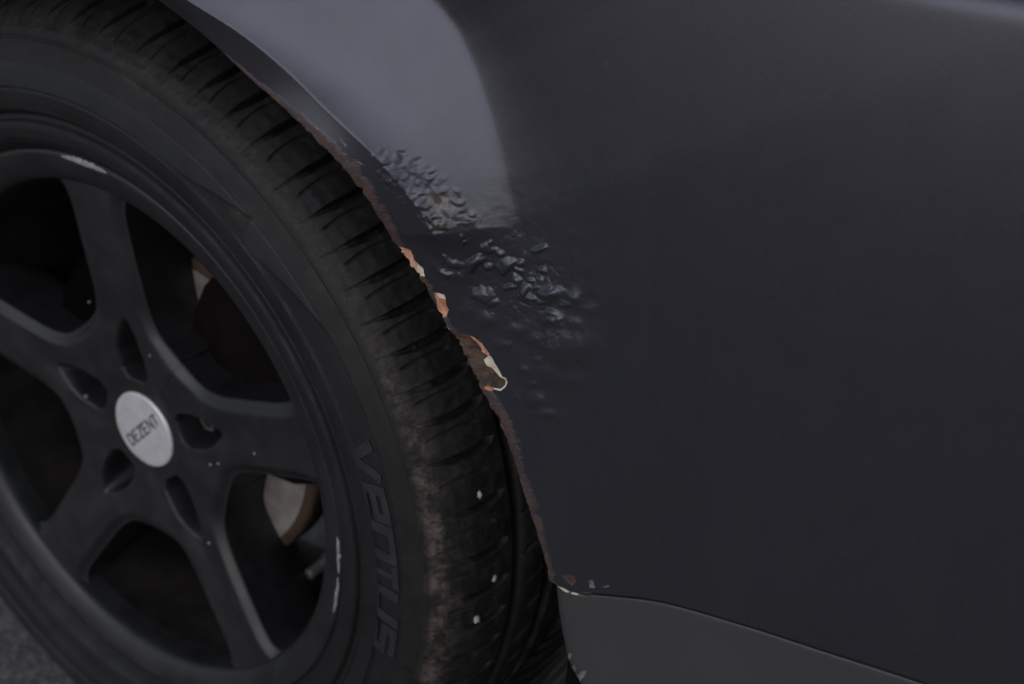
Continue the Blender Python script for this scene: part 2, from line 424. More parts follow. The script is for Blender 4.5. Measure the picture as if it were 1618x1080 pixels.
# blisters: pixel centre, half width, half height, turn, height in mm, flat top or dome
BLIST = [(772, 393, 12, 7, 5, 2.0, 1), (792, 398, 10, 6, 25, 1.8, 1), (752, 414, 18, 9, -22, 3.0, 1), (716, 414, 17, 5, 28, 2.0, 1), (797, 419, 16, 12, -20, 2.4, 1),
         (773, 420, 7, 6, 0, 1.8, 1), (822, 416, 8, 7, 10, 1.9, 1), (818, 427, 11, 4, 8, 1.2, 1), (815, 443, 10, 7, 40, 1.8, 1), (806, 452, 10, 6, -10, 1.8, 1),
         (828, 458, 9, 9, 0, 2.3, 1), (764, 464, 20, 12, 15, 2.6, 1), (776, 474, 12, 6, 25, 1.8, 1), (852, 394, 13, 6.5, -8, 1.9, 1), (858, 426, 8, 5, 12, 1.6, 1), (838, 443, 7, 4, 10, 1.4, 1),
         (846, 453, 10, 5, -30, 1.7, 1), (840, 471, 12, 5, 35, 1.5, 1), (857, 478, 11, 5, -15, 1.6, 1), (872, 493, 13, 7, 8, 2.0, 1), (866, 463, 20, 13, 0, 1.9, 0), (873, 506, 13, 9, 0, 1.6, 0),
         (893, 480, 12, 6, 10, 1.3, 1), (908, 470, 15, 13, 0, 1.1, 0), (884, 548, 34, 26, -10, 1.3, 0), (731, 373, 4, 4, 0, 1.5, 1), (731, 382, 5, 3, 0, 1.5, 1), (779, 385, 5, 4, 30, 1.3, 1),
         (830, 584, 15, 8, 10, .5, 0), (845, 606, 12, 6, -20, .5, 0), (852, 568, 9, 7, 0, .5, 0), (900, 548, 42, 38, 0, 1.3, 0), (865, 590, 34, 22, 20, .8, 0), (877, 580, 6, 4, 0, .8, 1), (850, 630, 20, 14, 0, .7, 0), (862, 655, 22, 9, 0, .5, 0), (905, 600, 26, 16, 20, .5, 0),
         (910, 510, 18, 12, 10, .7, 0), (770, 505, 26, 16, 0, .7, 0), (818, 520, 20, 13, -15, .7, 0), (845, 535, 12, 14, 10, .8, 0), (795, 545, 18, 10, 0, .5, 0), (930, 490, 18, 12, 0, .4, 0), (738, 302, 3.5, 5, 0, -1.2, 0),
         (705, 432, 16, 7, 35, .8, 0), (735, 490, 14, 20, 30, .6, 0), (885, 505, 7, 12, 15, .9, 0), (825, 470, 10, 5, 30, .9, 1), (852, 440, 5, 10, 0, 1.0, 1), (815, 628, 10, 12, 0, .4, 0)]

def detail(x, z):
    """outward relief of the damaged paint, metres, plus the masks of the material"""
    h = np.zeros_like(x); n = len(x)
    A = {k: np.zeros(n) for k in ('edge', 'patch', 'cream', 'orange', 'stain', 'scuff', 'rough')}
    a = np.degrees(np.arctan2(z, x)); rho = np.hypot(x, z); de = rho-r_arch(a)
    near = (x > .12) & (x < .52) & (z > -.05) & (z < .35) & (de < .22)
    X, Z = x[near], z[near]; hh = np.zeros_like(X)
    wx = .0016*fbm(X*120, Z*120, 3); wz = .0016*fbm(X*120+40, Z*120-20, 3)
    # blisters
    acc = np.zeros_like(X)
    for (px, py, rx, ry, turn, hm, flat) in BLIST:
        c, s = math.cos(math.radians(turn)), math.sin(math.radians(turn))
        Q = on([(px, py), (px+c*rx, py+s*rx), (px-s*ry, py+c*ry)])
        J = np.stack([Q[1]-Q[0], Q[2]-Q[0]], 1); Ji = np.linalg.inv(J)
        amp = 1.0 if flat else .6
        dx, dz = X-Q[0, 0]+wx*amp, Z-Q[0, 1]+wz*amp
        u = Ji[0, 0]*dx+Ji[0, 1]*dz; v = Ji[1, 0]*dx+Ji[1, 1]*dz
        q = np.sqrt(u*u+v*v)
        if flat:      # top leans back to the sky, lower side drops off steeply
            w = min(.30, 3.0/ry)
            b = np.clip(1.10-q*q, 0, None)**.55*(.62+.38*np.clip(v, -1, 1))*(1-sstep(.96, 1.06, q))
            b = np.maximum(b, 0)
        else: b = 1.35*np.exp(-1.6*q*q)
        b = b*hm*1e-3
        acc = np.where(hm > 0, np.maximum(acc, b), acc+b) if flat else acc+b*(1-np.clip(acc/.002, 0, .8))
    C = on([(835, 462)])[0]; C2 = on([(760, 440)])[0]
    g = np.maximum(np.exp(-(((X-C[0])/.026)**2+((Z-C[1])/.028)**2)), np.exp(-(((X-C2[0])/.022)**2+((Z-C2[1])/.018)**2)))
    nn = fbm(X*130+3, Z*130+8, 2); n4 = fbm(X*85-8, Z*85+2, 3)
    hh += .92*acc + g*(.00028*nn - .0004*(1-sstep(.0, .09, np.abs(n4))))
    # low unrest of the paint round the blisters
    C = on([(850, 480)])[0]; g = np.exp(-(((X-C[0])/.040)**2+((Z-C[1])/.055)**2))
    hh += g*.00022*fbm(X*70, Z*70, 4)
    # crumpled cluster under the flare
    s = poly_sd(X, Z, CLUSTER); k = 1-sstep(-.006, .004, s+2*wx)
    n1 = fbm(X*150, Z*150, 4); n2 = fbm(X*330+9, Z*330, 4)
    n3 = fbm(X*75-5, Z*75+11, 3)
    k = k*(.35+.65*sstep(-.35, .25, n3)); hh += k*(.00045*n3 + .00016*sstep(-.1, .3, n1) + .00005*n2)
    g_ = np.random.default_rng(5); lo, hi = CLUSTER.min(0), CLUSTER.max(0); cnt = 0
    while cnt < 120:                                   # little crescents where the paint has lifted
        c_ = lo+(hi-lo)*g_.random(2)
        if poly_sd(c_[:1], c_[1:], CLUSTER)[0] > .002: continue
        cnt += 1; r_ = g_.uniform(.0006, .0021); st = g_.uniform(.8, 1.8); tn = g_.uniform(-.6, .9)
        u = ((X-c_[0])*math.cos(tn)+(Z-c_[1])*math.sin(tn)+wx*.5)/(r_*st); v = (-(X-c_[0])*math.sin(tn)+(Z-c_[1])*math.cos(tn)+wz*.5)/r_
        q = np.sqrt(u*u+v*v); hh += r_*.20*(1-sstep(.6, 1.15, q))*(.45-.55*np.clip(v, -1, 1))*(1 if g_.random() < .45 else -1)
    A['rough'][near] = k
    # ragged ledge of lifted paint along its lower end
    led = on([(672, 338), (700, 334), (728, 342), (753, 349), (748, 355), (735, 358), (728, 366), (712, 367), (694, 362), (680, 352)])
    s = poly_sd(X+wx, Z+wz, led); hh += .0016*(1-sstep(-.0025, .0006, s))
    # swirled wrinkles below it
    cw = on([(708, 398)])[0]; rr = np.hypot(X-cw[0], Z-cw[1]); an = np.arctan2(Z-cw[1], X-cw[0])
    hh += .0006*np.exp(-((rr-.013-.0012*wx/.0016)/.0022)**2)*sstep(.3, -.6, an)*sstep(-2.9, -2.2, an)
    # rusty hole: broken filler with a wall
    s = poly_sd(X+.4*wx, Z+.4*wz, PATCH)
    hh -= .0017*(1-sstep(-.0045, .0002, s)) - .0005*(1-sstep(-.002, .001, s))*fbm(X*220, Z*220, 4)
    A['patch'][near] = np.clip(.5-s/.002, 0, 1)
    cr = np.minimum(np.minimum(poly_sd(X, Z, CREAM), poly_sd(X+.5*wx, Z+.5*wz, CREAM2)), poly_sd(X+.5*wx, Z+.5*wz, CREAM3))
    A['cream'][near] = np.clip(.5-cr/.002, 0, 1)
    o = np.zeros_like(X); spots = np.zeros_like(X)
    for P, wgt in zip(ORANGE, ORANGE_W):
        s = poly_sd(X+.5*wx, Z+.5*wz, P)
        if wgt < 1: spots = np.maximum(spots, 1.2*np.clip(.5-s/.002, 0, 1))
        else: o = np.maximum(o, np.clip(.5-s/.002, 0, 1))
        hh -= .0009*wgt*(1-sstep(-.0007, .0003, s))
    A['orange'][near] = o
    A['stain'][near] = np.clip(.5-poly_sd(X, Z, STAIN)/.012, 0, 1)
    s = np.full_like(X, 1.0)
    for P in SCUFF: s = np.minimum(s, poly_sd(X, Z, P))
    A['scuff'][near] = np.clip(.5-s/.002, 0, 1)
    # rust creeping in from the arch edge
    wdt = np.interp(a, [5, 9, 22, 27, 31, 36, 42, 50, 56, 62], [.003, .0045, .006, .004, .0025, .005, .0055, .0025, .0008, 0])
    A['edge'] = np.clip(1.15-np.clip(de, 0, 1)/np.maximum(wdt, 1e-4)*.6, 0, 1)*(wdt > 1e-3)
    A['edge'][near] = np.maximum(A['edge'][near], spots)
    h[near] = hh
    return h, A

def jag(a):
    """ragged rusted outline of the arch edge, metres (outward bites)"""
    k = np.interp(a, [0, 8, 14, 24, 30, 37, 46, 52, 60, 180], [.25, .3, .4, 1, 1, .9, .6, .3, 0, 0])
    return k*(.0011*fbm(a*1.1, a*0+3, 3)+.0006*np.round(2*perlin(a*3.1, a*0+8))/2)

def build_quarter_panel():
    A0 = 5.6
    cols = np.r_[np.arange(A0, 52, .085), np.arange(52, 100, .3), np.arange(100, 174.41, .7)]
    d = np.r_[np.arange(0, .16, .0006)]
    tail = np.r_[np.linspace(.01, .48, 90), np.linspace(.50, 1, 30)]
    nfl = 5
    nr, nc = nfl+len(d)+len(tail), len(cols)
    Aa = np.repeat(cols[None], nr, 0); ra = r_arch(cols)+jag(cols)
    ar = np.radians(cols); rout = np.minimum(np.minimum(np.where(np.cos(ar) > 0, 1.25, .75)/np.maximum(np.abs(np.cos(ar)), 1e-6), .62/np.sin(ar)), 1.4)
    rho = np.zeros((nr, nc))
    rho[nfl:nfl+len(d)] = ra[None]+d[:, None]
    last = ra+d[-1]
    rho[nfl+len(d):] = last[None]+(rout-last)[None]*tail[:, None]
    rho[:nfl] = ra[None]
    near = 1-sstep(0, 18, Aa-A0)
    Aa = Aa+(a_gap(rho)+.10-A0)*near
    ar = np.radians(Aa); X = rho*np.cos(ar); Z = rho*np.sin(ar)
    x, z = X.ravel(), Z.ravel()
    h, A = detail(x, z)
    Y = (y_smooth(x, z)-h).reshape(nr, nc)
    # folded return flange behind the arch edge
    fold = [(.0035, .016), (.0030, .010), (.0016, .005), (.0006, .0024), (-.0001, .0009)]
    for i, (dr, dy) in enumerate(fold):
        rr = ra+dr; X[i] = rr*np.cos(np.radians(Aa[i])); Z[i] = rr*np.sin(np.radians(Aa[i])); Y[i] = Y[nfl]+dy
    V = np.stack([X, Y, Z], -1).reshape(-1, 3); F = grid_faces(nr, nc, flip=True)
    N = vnormals(V, F)
    s = A['patch'][F].mean(1) > .5
    c = (A['cream'][F].mean(1) > .5)
    o = (A['orange'][F].mean(1) > .5) & ~c
    fa = np.degrees(np.arctan2(V[F, 2].mean(1), V[F, 0].mean(1)))
    inpatch = (fa > 17) & (fa < 30) & (V[F, 0].mean(1) > .29)
    regions = {}
    low = fa < 10
    P_ = on([(660, 425), (697, 480), (708, 520), (745, 570), (780, 585), (898, 915)])
    fx, fz = V[F, 0].mean(1), V[F, 2].mean(1)
    which = np.argmin(np.stack([np.hypot(fx-p[0], fz-p[1]) for p in P_]), 0)
    pid = np.zeros(len(F), int)
    hole = (s | c | o) & np.isin(which, (2, 3, 4)) & ~((which == 2) & ~s)
    pid[hole & s & ~c] = 1
    pid[hole & c] = 2
    pid[(c | o) & (which == 0) & (fz < .235)] = 3
    pid[(c | o) & (which == 1)] = 4
    pid[(A['edge'][F].mean(1) > .5) & (which == 5) & (np.hypot(fx-P_[5][0], fz-P_[5][1]) < .012)] = 5
    names = {1: ('rust_patch', 'bare brown rusted metal where the paint has broken off'), 2: ('filler_edge', 'broken cream filler edge of the rust patch'),
             3: ('paint_chip', 'orange and cream chip on the arch edge above the rust patch'), 4: ('paint_chip', 'cream topped chip on the arch edge'),
             5: ('rust_spot', 'small orange rust spot by the panel gap')}
    v, f, at_, n = subset(V, F, pid == 0, A, N)
    q = mesh('quarter_panel', v, f, M_PAINT, car, attrs=at_, normals=n)
    q['label'] = 'matt dark grey body panel with bubbled paint above the wheel'
    for k, (nm, lb) in names.items():
        if (pid == k).sum() < 4: continue
        v, f, at_, n = subset(V, F, pid == k, A, N)
        o_ = mesh(nm, v, f, M_PAINT, q, attrs=at_, normals=n); o_['label'] = lb
    return q
quarter = build_quarter_panel()

def build_lower_panel():
    eL = at([(862, 921), (864, 940), (868, 970), (874, 1000), (884, 1040), (894, 1062), (906, 1085), (928, 1120)], -.0120)
    zz, xx = eL[::-1, 2], eL[::-1, 0]
    tz = np.r_[0, .0006, .0015, .003, .005, np.linspace(.008, .27, 60)]
    s = np.r_[np.arange(0, .03, .001), np.geomspace(.031, .9, 90)]
    T, S = np.meshgrid(tz, s, indexing='ij')
    nz, nx = T.shape
    x0 = np.interp(-(-.0), [0], [0])
    X = np.zeros_like(T); Z = np.zeros_like(T)
    # left edge x at each depth below the gap
    zl = z_gap(.377)-.0022-tz; xl = np.interp(zl, np.r_[-.30, zz], np.r_[xx[0]+.02, xx])
    X = xl[:, None]+S; Z = z_gap(X)-.0024-T
    Y = y_base(X, Z)+.0020+.0004*np.exp(-T/.0006)+.010*np.exp(-S/.0034)-.03*T*(1-np.exp(-T/.05))*(T < 1)
    # dent-like unevenness
    V = np.stack([X, Y, Z], -1).reshape(-1, 3)
    rows = [V.reshape(nz, nx, 3)]
    top = rows[0][0].copy(); top[:, 1] += .02
    left = None
    G = rows[0]
    ret = np.stack([top, rows[0][0]], 0)
    lc = G[:, :1].copy(); lc[:, :, 1] += .03; lc[:, :, 0] += .004
    G = np.concatenate([lc, G], 1)
    V, F = joined([(G.reshape(-1, 3), grid_faces(G.shape[0], G.shape[1])), (ret.reshape(-1, 3), grid_faces(2, ret.shape[1]))])
    o = mesh('lower_panel', V, F, M_LOWER, car); o['label'] = 'lighter grey lower body panel below the gap'
    # worn cream edge at the corner
    ss = np.linspace(0, .024, 30); pts = []
    for t in ss:
        X_ = xl[0]+.0012+t; wv = .0005*(1-t/.026)+.00012*math.sin(t*900)
        Zc = z_gap(X_)-.0024
        for dz, dy in ((.0002, .0035), (-.0004, .0008), (-.0002-wv, -.0006), (-.0003-wv, -.0002)):
            pts.append((X_, y_base(X_, Zc)+.0012+.0004*math.exp(-max(-dz, 0)/.0006)+.010*math.exp(-(t+.0012)/.0034)+(dy if dz > 0 else 0)-.0003, Zc+dz))
    e = mesh('worn_edge', pts, grid_faces(30, 4, flip=False), M_CREAM, o); e['label'] = 'cream line of worn paint on the panel corner'
    # pale scuffs on the corner towards the road
    for (px, py, rx, ry, t) in ((904, 1060, 3, 8, -30), (914, 1072, 3, 12, -25), (897, 1040, 2, 6, -20)):
        c = at([(px, py)], -.012)[0]; k = 14; rim = []
        i0 = np.hypot(V[:, 0]-c[0], V[:, 2]-c[2]).argmin(); y0 = V[i0, 1]
        a0 = math.radians(t)
        for i in range(k):
            q = 2*PI*i/k; rr = 1+.35*rng.uniform(-1, 1)
            u, w = rx*.0006*math.cos(q)*rr, ry*.0006*math.sin(q)*rr
            rim.append((c[0]+u*math.cos(a0)-w*math.sin(a0), 0, c[2]+u*math.sin(a0)+w*math.cos(a0)))
        pts = np.array([(c[0], 0, c[2])]+rim)
        for p_ in pts:
            j = np.hypot(V[:, 0]-p_[0], V[:, 2]-p_[2]).argmin(); p_[1] = V[j, 1]-.0004
        F_ = [(0, 1+(i+1) % k, 1+i) for i in range(k)]
        mesh('scuff', pts, F_, M_BARE if False else M_SCUFF, o)
    # the same panel on the other side of the wheel opening
    V2 = V.copy(); V2[:, 0] *= -1
    o2 = mesh('lower_panel', V2, F[:, ::-1], M_LOWER, car); o2['label'] = 'lower body panel on the far side of the wheel'
M_SCUFF = simple('scuffed_paint', (.16, .16, .155), .6, 0, .4, 300, .3)
build_lower_panel()

M_GUARD = simple('dusty_guard', (.034, .031, .028), .85, 0, .35, 40, .3, (.07, .062, .054))
def build_arch_liner():
    a = np.radians(np.linspace(-38, 218, 120))
    prof = [(.0045, .006), (.016, .018), (.018, .05), (.020, .12), (.020, .24), (.012, .30), (-.03, .325), (-.15, .335), (-.30, .335)]
    rows = []
    for dr, y in prof:
        ra = r_arch(np.degrees(np.clip(a, math.radians(6), math.radians(174))))
        rr = np.maximum(ra+dr, .02); yy_ = np.full_like(a, y) if y > .01 else y_edge(np.degrees(a))+.013
        rows.append(np.stack([rr*np.cos(a), yy_, rr*np.sin(a)], -1))
    G = np.array(rows); o = mesh('wheel_arch_liner', G.reshape(-1, 3), grid_faces(len(prof), len(a)), M_LINER, car)
    # dusty guard that closes the front of the wheel opening, ribbed along the roll of the wheel
    a = np.radians(np.linspace(9, -44, 70)); ys = np.r_[np.linspace(.006, .12, 110), np.linspace(.125, .30, 40)]
    Ag, Yg = np.meshgrid(a, ys, indexing='ij'); dg_ = np.degrees(Ag)
    Rg = np.interp(dg_, [-44, -25, -14, -4, 9], [.333, .3365, .345, .366, .392])+.072*np.exp(-(Yg-.004)/.055)
    rib = np.abs(((Yg-.02)/.021) % 1-.5)*2
    Rg = Rg+.009*sstep(.62, .92, rib)+.001*fbm(Ag*20, Yg*60, 3)
    gd = mesh('wheel_arch_guard', np.stack([Rg*np.cos(Ag), Yg, Rg*np.sin(Ag)], -1).reshape(-1, 3), grid_faces(70, 150), M_GUARD, car)
    gd['label'] = 'dusty ribbed guard behind the tyre beside the lower panel'
    # plain wall inside, behind the wheel and under the floor
    w = [(-.75, .34, .6), (1.25, .34, .6), (1.25, .34, -.16), (-.75, .34, -.16)]
    fl = [(-.75, .02, -.20), (-.345, .02, -.20), (-.345, .34, -.17), (-.75, .34, -.17), (.41, .02, -.20), (1.25, .02, -.20), (1.25, .34, -.17), (.41, .34, -.17)]
    V, F = joined([(np.array(w), [(0, 1, 2, 3)]), (np.array(fl), [(0, 1, 2, 3), (4, 5, 6, 7)])])
    mesh('underbody', V, F, M_LINER, car, smooth=False)
build_arch_liner()

# ------------------------------------------------------------------ the wheel
wheel = empty('wheel', (0, 0, 0), car)
wheel['label'] = 'black five-spoke wheel with a dusty low-profile tyre'

GR = [78.5, 72.4, 67.2, 62.9, 58.6, 54.2, 48.7, 44.2, 39.9, 35.7, 31.6, 27.6, 23.3, 19.4, 14.8, 8.4, 2.4, -2.6, -7.1, -11.5, -16.2, -20.8, -25.6]
k = 78.5
while k < 330: k += random.choice((4.3, 4.8, 5.4)); GR.append(k)
GR = np.sort(np.array([g for g in GR if g < 332]) % 360)

def build_tyre():
    key = [(.2165, .010), (.2190, .004), (.2215, -.0005), (.2250, -.0052), (.2290, -.0085), (.2350, -.0100), (.2385, -.0098), (.2398, -.0085), (.2410, -.0060), (.2440, -.0058), (.2455, -.0078), (.2475, -.0112),
           (.2540, -.0131), (.2600, -.0138), (.2606, -.0130), (.2616, -.0130), (.2622, -.0140), (.2650, -.0140), (.2720, -.0136), (.2770, -.0128), (.2782, -.0122), (.2800, -.0116), (.2860, -.0095), (.2895, -.0080),
           (.2903, -.0074), (.2910, -.0080), (.2918, -.0082), (.2926, -.0072), (.2936, -.0066), (.2975, -.0045), (.3030, .0005), (.3080, .0065), (.3125, .0145), (.3160, .0245), (.3182, .0340), (.3196, .0430),
           (.3200, .0455), (.3135, .0462), (.3140, .0525), (.3222, .0535), (.3248, .068), (.3262, .0785), (.3190, .0792), (.3195, .0885), (.3274, .0892), (.3284, .102), (.3288, .1155), (.3215, .1162), (.3215, .1250), (.3286, .1258),
           (.3276, .142), (.3255, .152), (.3185, .1527), (.3180, .1595), (.3240, .1602), (.3205, .180), (.314, .198), (.300, .212), (.27, .220), (.24, .214), (.222, .198)]
    key = np.array(key)
    seg = np.hypot(*np.diff(key, axis=0).T)
    prof = [key[0]]
    for i, L in enumerate(seg):
        step = .0012 if .219 < key[i, 0] and key[i, 1] < .0455 else .004
        n = max(1, int(math.ceil(L/step)))
        for j in range(1, n+1): prof.append(key[i]*(1-j/n)+key[i+1]*j/n)
    prof = np.array(prof)
    t = np.gradient(prof, axis=0); t /= np.linalg.norm(t, axis=1, keepdims=True)
    nrm = np.stack([-t[:, 1], t[:, 0]], 1)                     # pointing outwards: towards -y on the sidewall
    nrm = np.where((nrm[:, :1]*0+1) > 0, nrm, nrm)
    if nrm[30, 1] > 0: nrm = -nrm
    ang = np.degrees(np.r_[np.arange(-32, 100, .075), np.arange(100, 328, .25)]*PI/180)
    nr, nc = len(prof), len(ang)
    R = prof[:, 0][:, None]; y = prof[:, 1][:, None]; a = ang[None]
    disp = np.zeros((nr, nc))
    # shoulder grooves and sipes
    s = np.interp(y, [-.0066, .0435], [0, 1])                   # 0 at the dirt ridge, 1 at the first long groove
    on_sh = ((R > .2936) & (y < .0440))
    gs = np.sort(np.r_[GR, GR-360, GR+360]); 
    pos = np.interp(a, gs, np.arange(len(gs)))                  # pitch coordinate
    pitch = np.interp(a, (gs[1:]+gs[:-1])/2, np.diff(gs))
    fr = pos-np.floor(pos)
    dg = np.minimum(fr, 1-fr)*pitch*np.sign(.5-fr)              # degrees from nearest groove
    bend = .55*(np.sin(s*PI)-.35)
    dd = (dg+bend)*PI/180*.31
    wid = .0022*sstep(.06, .42, s)*(1-sstep(.86, .96, s))+.0004
    dep = .0060*sstep(.10, .55, s)*(1-sstep(.88, .97, s))+.0009*sstep(0.0, .08, s)*(1-sstep(.88, .97, s))
    gmask = 1-sstep(.55, 1.15, np.abs(dd)/wid)
    disp -= np.where(on_sh, gmask*dep, 0)
    # thin curved sipes between the grooves
    dsp = (fr-.50)*pitch + 1.15*(s-.45)**2*2.6-.55
    dsm = np.abs(dsp)*PI/180*.31
    sm = (1-sstep(.0004, .0011, dsm))*sstep(.14, .22, s)*(1-sstep(.66, .78, s))
    disp -= np.where(on_sh, sm*.0016, 0)
    # short cuts across the inner ribs
    for y0, y1, ph, sl in ((.0535, .0785, .2, 55), (.0892, .1155, .55, 70), (.1258, .152, .8, -60)):
        inr = (y > y0) & (y < y1)
        fr2 = (pos+ph-(y-y0)*sl/4.5) % 1.0
        cut = (1-sstep(.0005, .0013, np.abs(fr2-.5)*pitch*PI/180*.31))
        disp -= np.where(inr, cut*.003*sstep(y0, y0+.004, y)*(.3+.7*(y-y0 < .02)), 0)
    # plateau of the sidewall ends in a slanted point, a second one starts below it
    dipin = np.interp(ang, [-40, 19.5, 21, 31, 33, 36, 46, 47.5, 49, 56, 70, 330], [0, 0, .0, .0, .2777, .2777-.006, .2600, .2777, .2777, .2690, .2605, .2605])
    start = np.interp(ang, [-40, 20, 31, 32, 34, 44, 45.5, 47.6, 48.4, 57, 62, 330], [.30, .30, .30, .2782, .2770, .2640, .2605, .2605, .2782, .2650, .2605, .2605])
    pl = sstep(-.0006, .0006, R-start[None])*(1-sstep(.2772, .2784, R))*(R > .2600)
    pl = pl*np.where(ang > 20, 1, 0)[None]
    lowz = ((R > .2600) & (R < .2782))
    disp -= np.where(lowz, (1-pl)*.0012, 0)
    # wear and grain
    disp += np.where(on_sh, .00025*fbm(a*.9+0*R, s*9+0*a, 3), 0)
    Rr = R+disp*nrm[:, :1]; Yy = y+disp*nrm[:, 1:]
    ar = np.radians(ang)[None]
    V = np.stack([Rr*np.cos(ar), Yy, Rr*np.sin(ar)], -1).reshape(-1, 3)
    V[:, 2] = np.maximum(V[:, 2], -AX+.001)
    # dirt
    w_ang = np.interp(ang, [-35, -18, -5, 8, 20, 32, 48, 70, 95, 330], [.9, .85, 1.0, 1.0, .85, .30, .22, .22, .08, .08])
    low = np.exp(-((R-.2985)/.0048)**2)*(y < .02)
    grd = gmask*np.exp(-((s-.22)/.20)**2)*on_sh
    dirt = np.clip(low*w_ang[None]+.75*grd*w_ang[None]+np.interp(ang, [-35, 12, 32, 60], [.17, .17, .09, .05])[None]*on_sh+.05*(R > .279)*(R < .2936)*(y < 0), 0, 1)
    dirt += .35*np.exp(-((ang-49.5)/1.4)**2)[None]*((R > .268) & (R < .2785))+.30*np.exp(-((ang-70)/2.6)**2)[None]*np.exp(-((R-.2895)/.003)**2)
    dirt += .22*(y > .0535)
    dirt += np.zeros((nr, nc)); 
    mesh('tyre', V, grid_faces(nr, nc, wrap=True, flip=False), M_RUBBER, wheel, attrs={'dirt': np.clip(dirt, 0, 1), 'plateau': (pl*np.where(ang > 20, 1, 0)[None])*np.ones((nr, nc))})
build_tyre()

# ---- raised sidewall lettering
GLY = {'V': (.86, [[(.06, 1), (.43, .06), (.80, 1)]]), 'e': (.86, [[(.10, .5), (.78, .5), (.78, .90), (.10, .90), (.10, .10), (.80, .10)]]),
       'n': (.86, [[(.10, 0), (.10, .90), (.78, .90), (.78, 0)]]), 'T': (.84, [[(.02, .90), (.82, .90)], [(.42, .80), (.42, 0)]]),
       'u': (.86, [[(.10, 1), (.10, .10), (.78, .10), (.78, 1)]]), 's': (.80, [[(.76, .90), (.10, .90), (.10, .52), (.74, .52), (.74, .10), (.04, .10)]])}
def stroke(pts, w, n=6):
    """flat bars along a polyline in letter units"""
    out = []
    for k_, (p, q) in enumerate(zip(pts[:-1], pts[1:])):
        p, q = np.array(p, float), np.array(q, float); d = (q-p)/np.linalg.norm(q-p); nn = np.array([-d[1], d[0]])*w/2
        p2 = p-d*w/2*(k_ > 0); q2 = q+d*w/2*(k_ < len(pts)-2)
        for i in range(n):
            a_, b_ = p2+(q2-p2)*i/n, p2+(q2-p2)*(i+1)/n; out.append((a_-nn, b_-nn, b_+nn, a_+nn))
    return out
def build_lettering():
    spans = [('V', 19.3, 14.0), ('e', 13.2, 8.2), ('n', 7.7, 2.4), ('T', 1.9, -1.6), ('u', -2.2, -7.6), ('s', -8.4, -13.2)]
    for ch, a0, a1 in spans:
        wd, lines = GLY[ch]; V, F = [], []
        for ln in lines:
            for quad in stroke(ln, .235, 5):
                b = len(V)
                for lift in (0, 1):
                    for p in quad:
                        u = p[0]/wd + .16*(p[1]-.5); A_ = math.radians(a0+(a1-a0)*u)
                        R_ = .2572+(.2752-.2572)*p[1]
                        y_ = np.interp(R_, [.25, .2572, .265, .2752], [-.0118, -.0124, -.0128, -.0120])-(.00095 if lift else -.0006)
                        V.append((R_*math.cos(A_), y_, R_*math.sin(A_)))
                F += [(b+4, b+5, b+6, b+7), (b, b+1, b+5, b+4), (b+1, b+2, b+6, b+5), (b+2, b+3, b+7, b+6), (b+3, b, b+4, b+7)]
        mesh('raised_letter', V, F, M_LETTER, wheel, smooth=False)
M_LETTER = simple('letter_rubber', (.020, .020, .0215), .6, 0, .2, 90, .3, (.045, .042, .04))
build_lettering()

# ---- rim: barrel with lip, spokes, lug bolts
def build_rim():
    key = np.array([(.2150, .0150), (.2195, .0125), (.2204, .0075), (.2206, .0030), (.2200, .0008), (.2180, -.0002), (.2150, .0002), (.2090, .0022), (.2030, .0050), (.1992, .0078), (.1975, .0105), (.1968, .0140), (.1962, .020),
                    (.1945, .040), (.1890, .065), (.1860, .085), (.1850, .12), (.1880, .16), (.1980, .190), (.2130, .197)])
    prof = [key[0]]
    for p, q in zip(key[:-1], key[1:]):
        for j in (1, 2, 3): prof.append(p+(q-p)*j/3)
    prof = np.array(prof); 
    for _ in range(2): prof[1:-1] = .25*prof[:-2]+.5*prof[1:-1]+.25*prof[2:]
    V, F = lathe(prof, 360)
    yc = V[F, 1].mean(1)
    N = vnormals(V, F)
    f1 = F[yc < .026]; f2 = F[yc >= .026]
    for nm, f, mt in (('rim_lip', f1, M_RIM), ('rim_barrel', f2, M_BARREL)):
        ids, inv = np.unique(f, return_inverse=True)
        mesh(nm, V[ids], inv.reshape(f.shape), mt, wheel, normals=N[ids])
    return prof
rim_prof = build_rim()

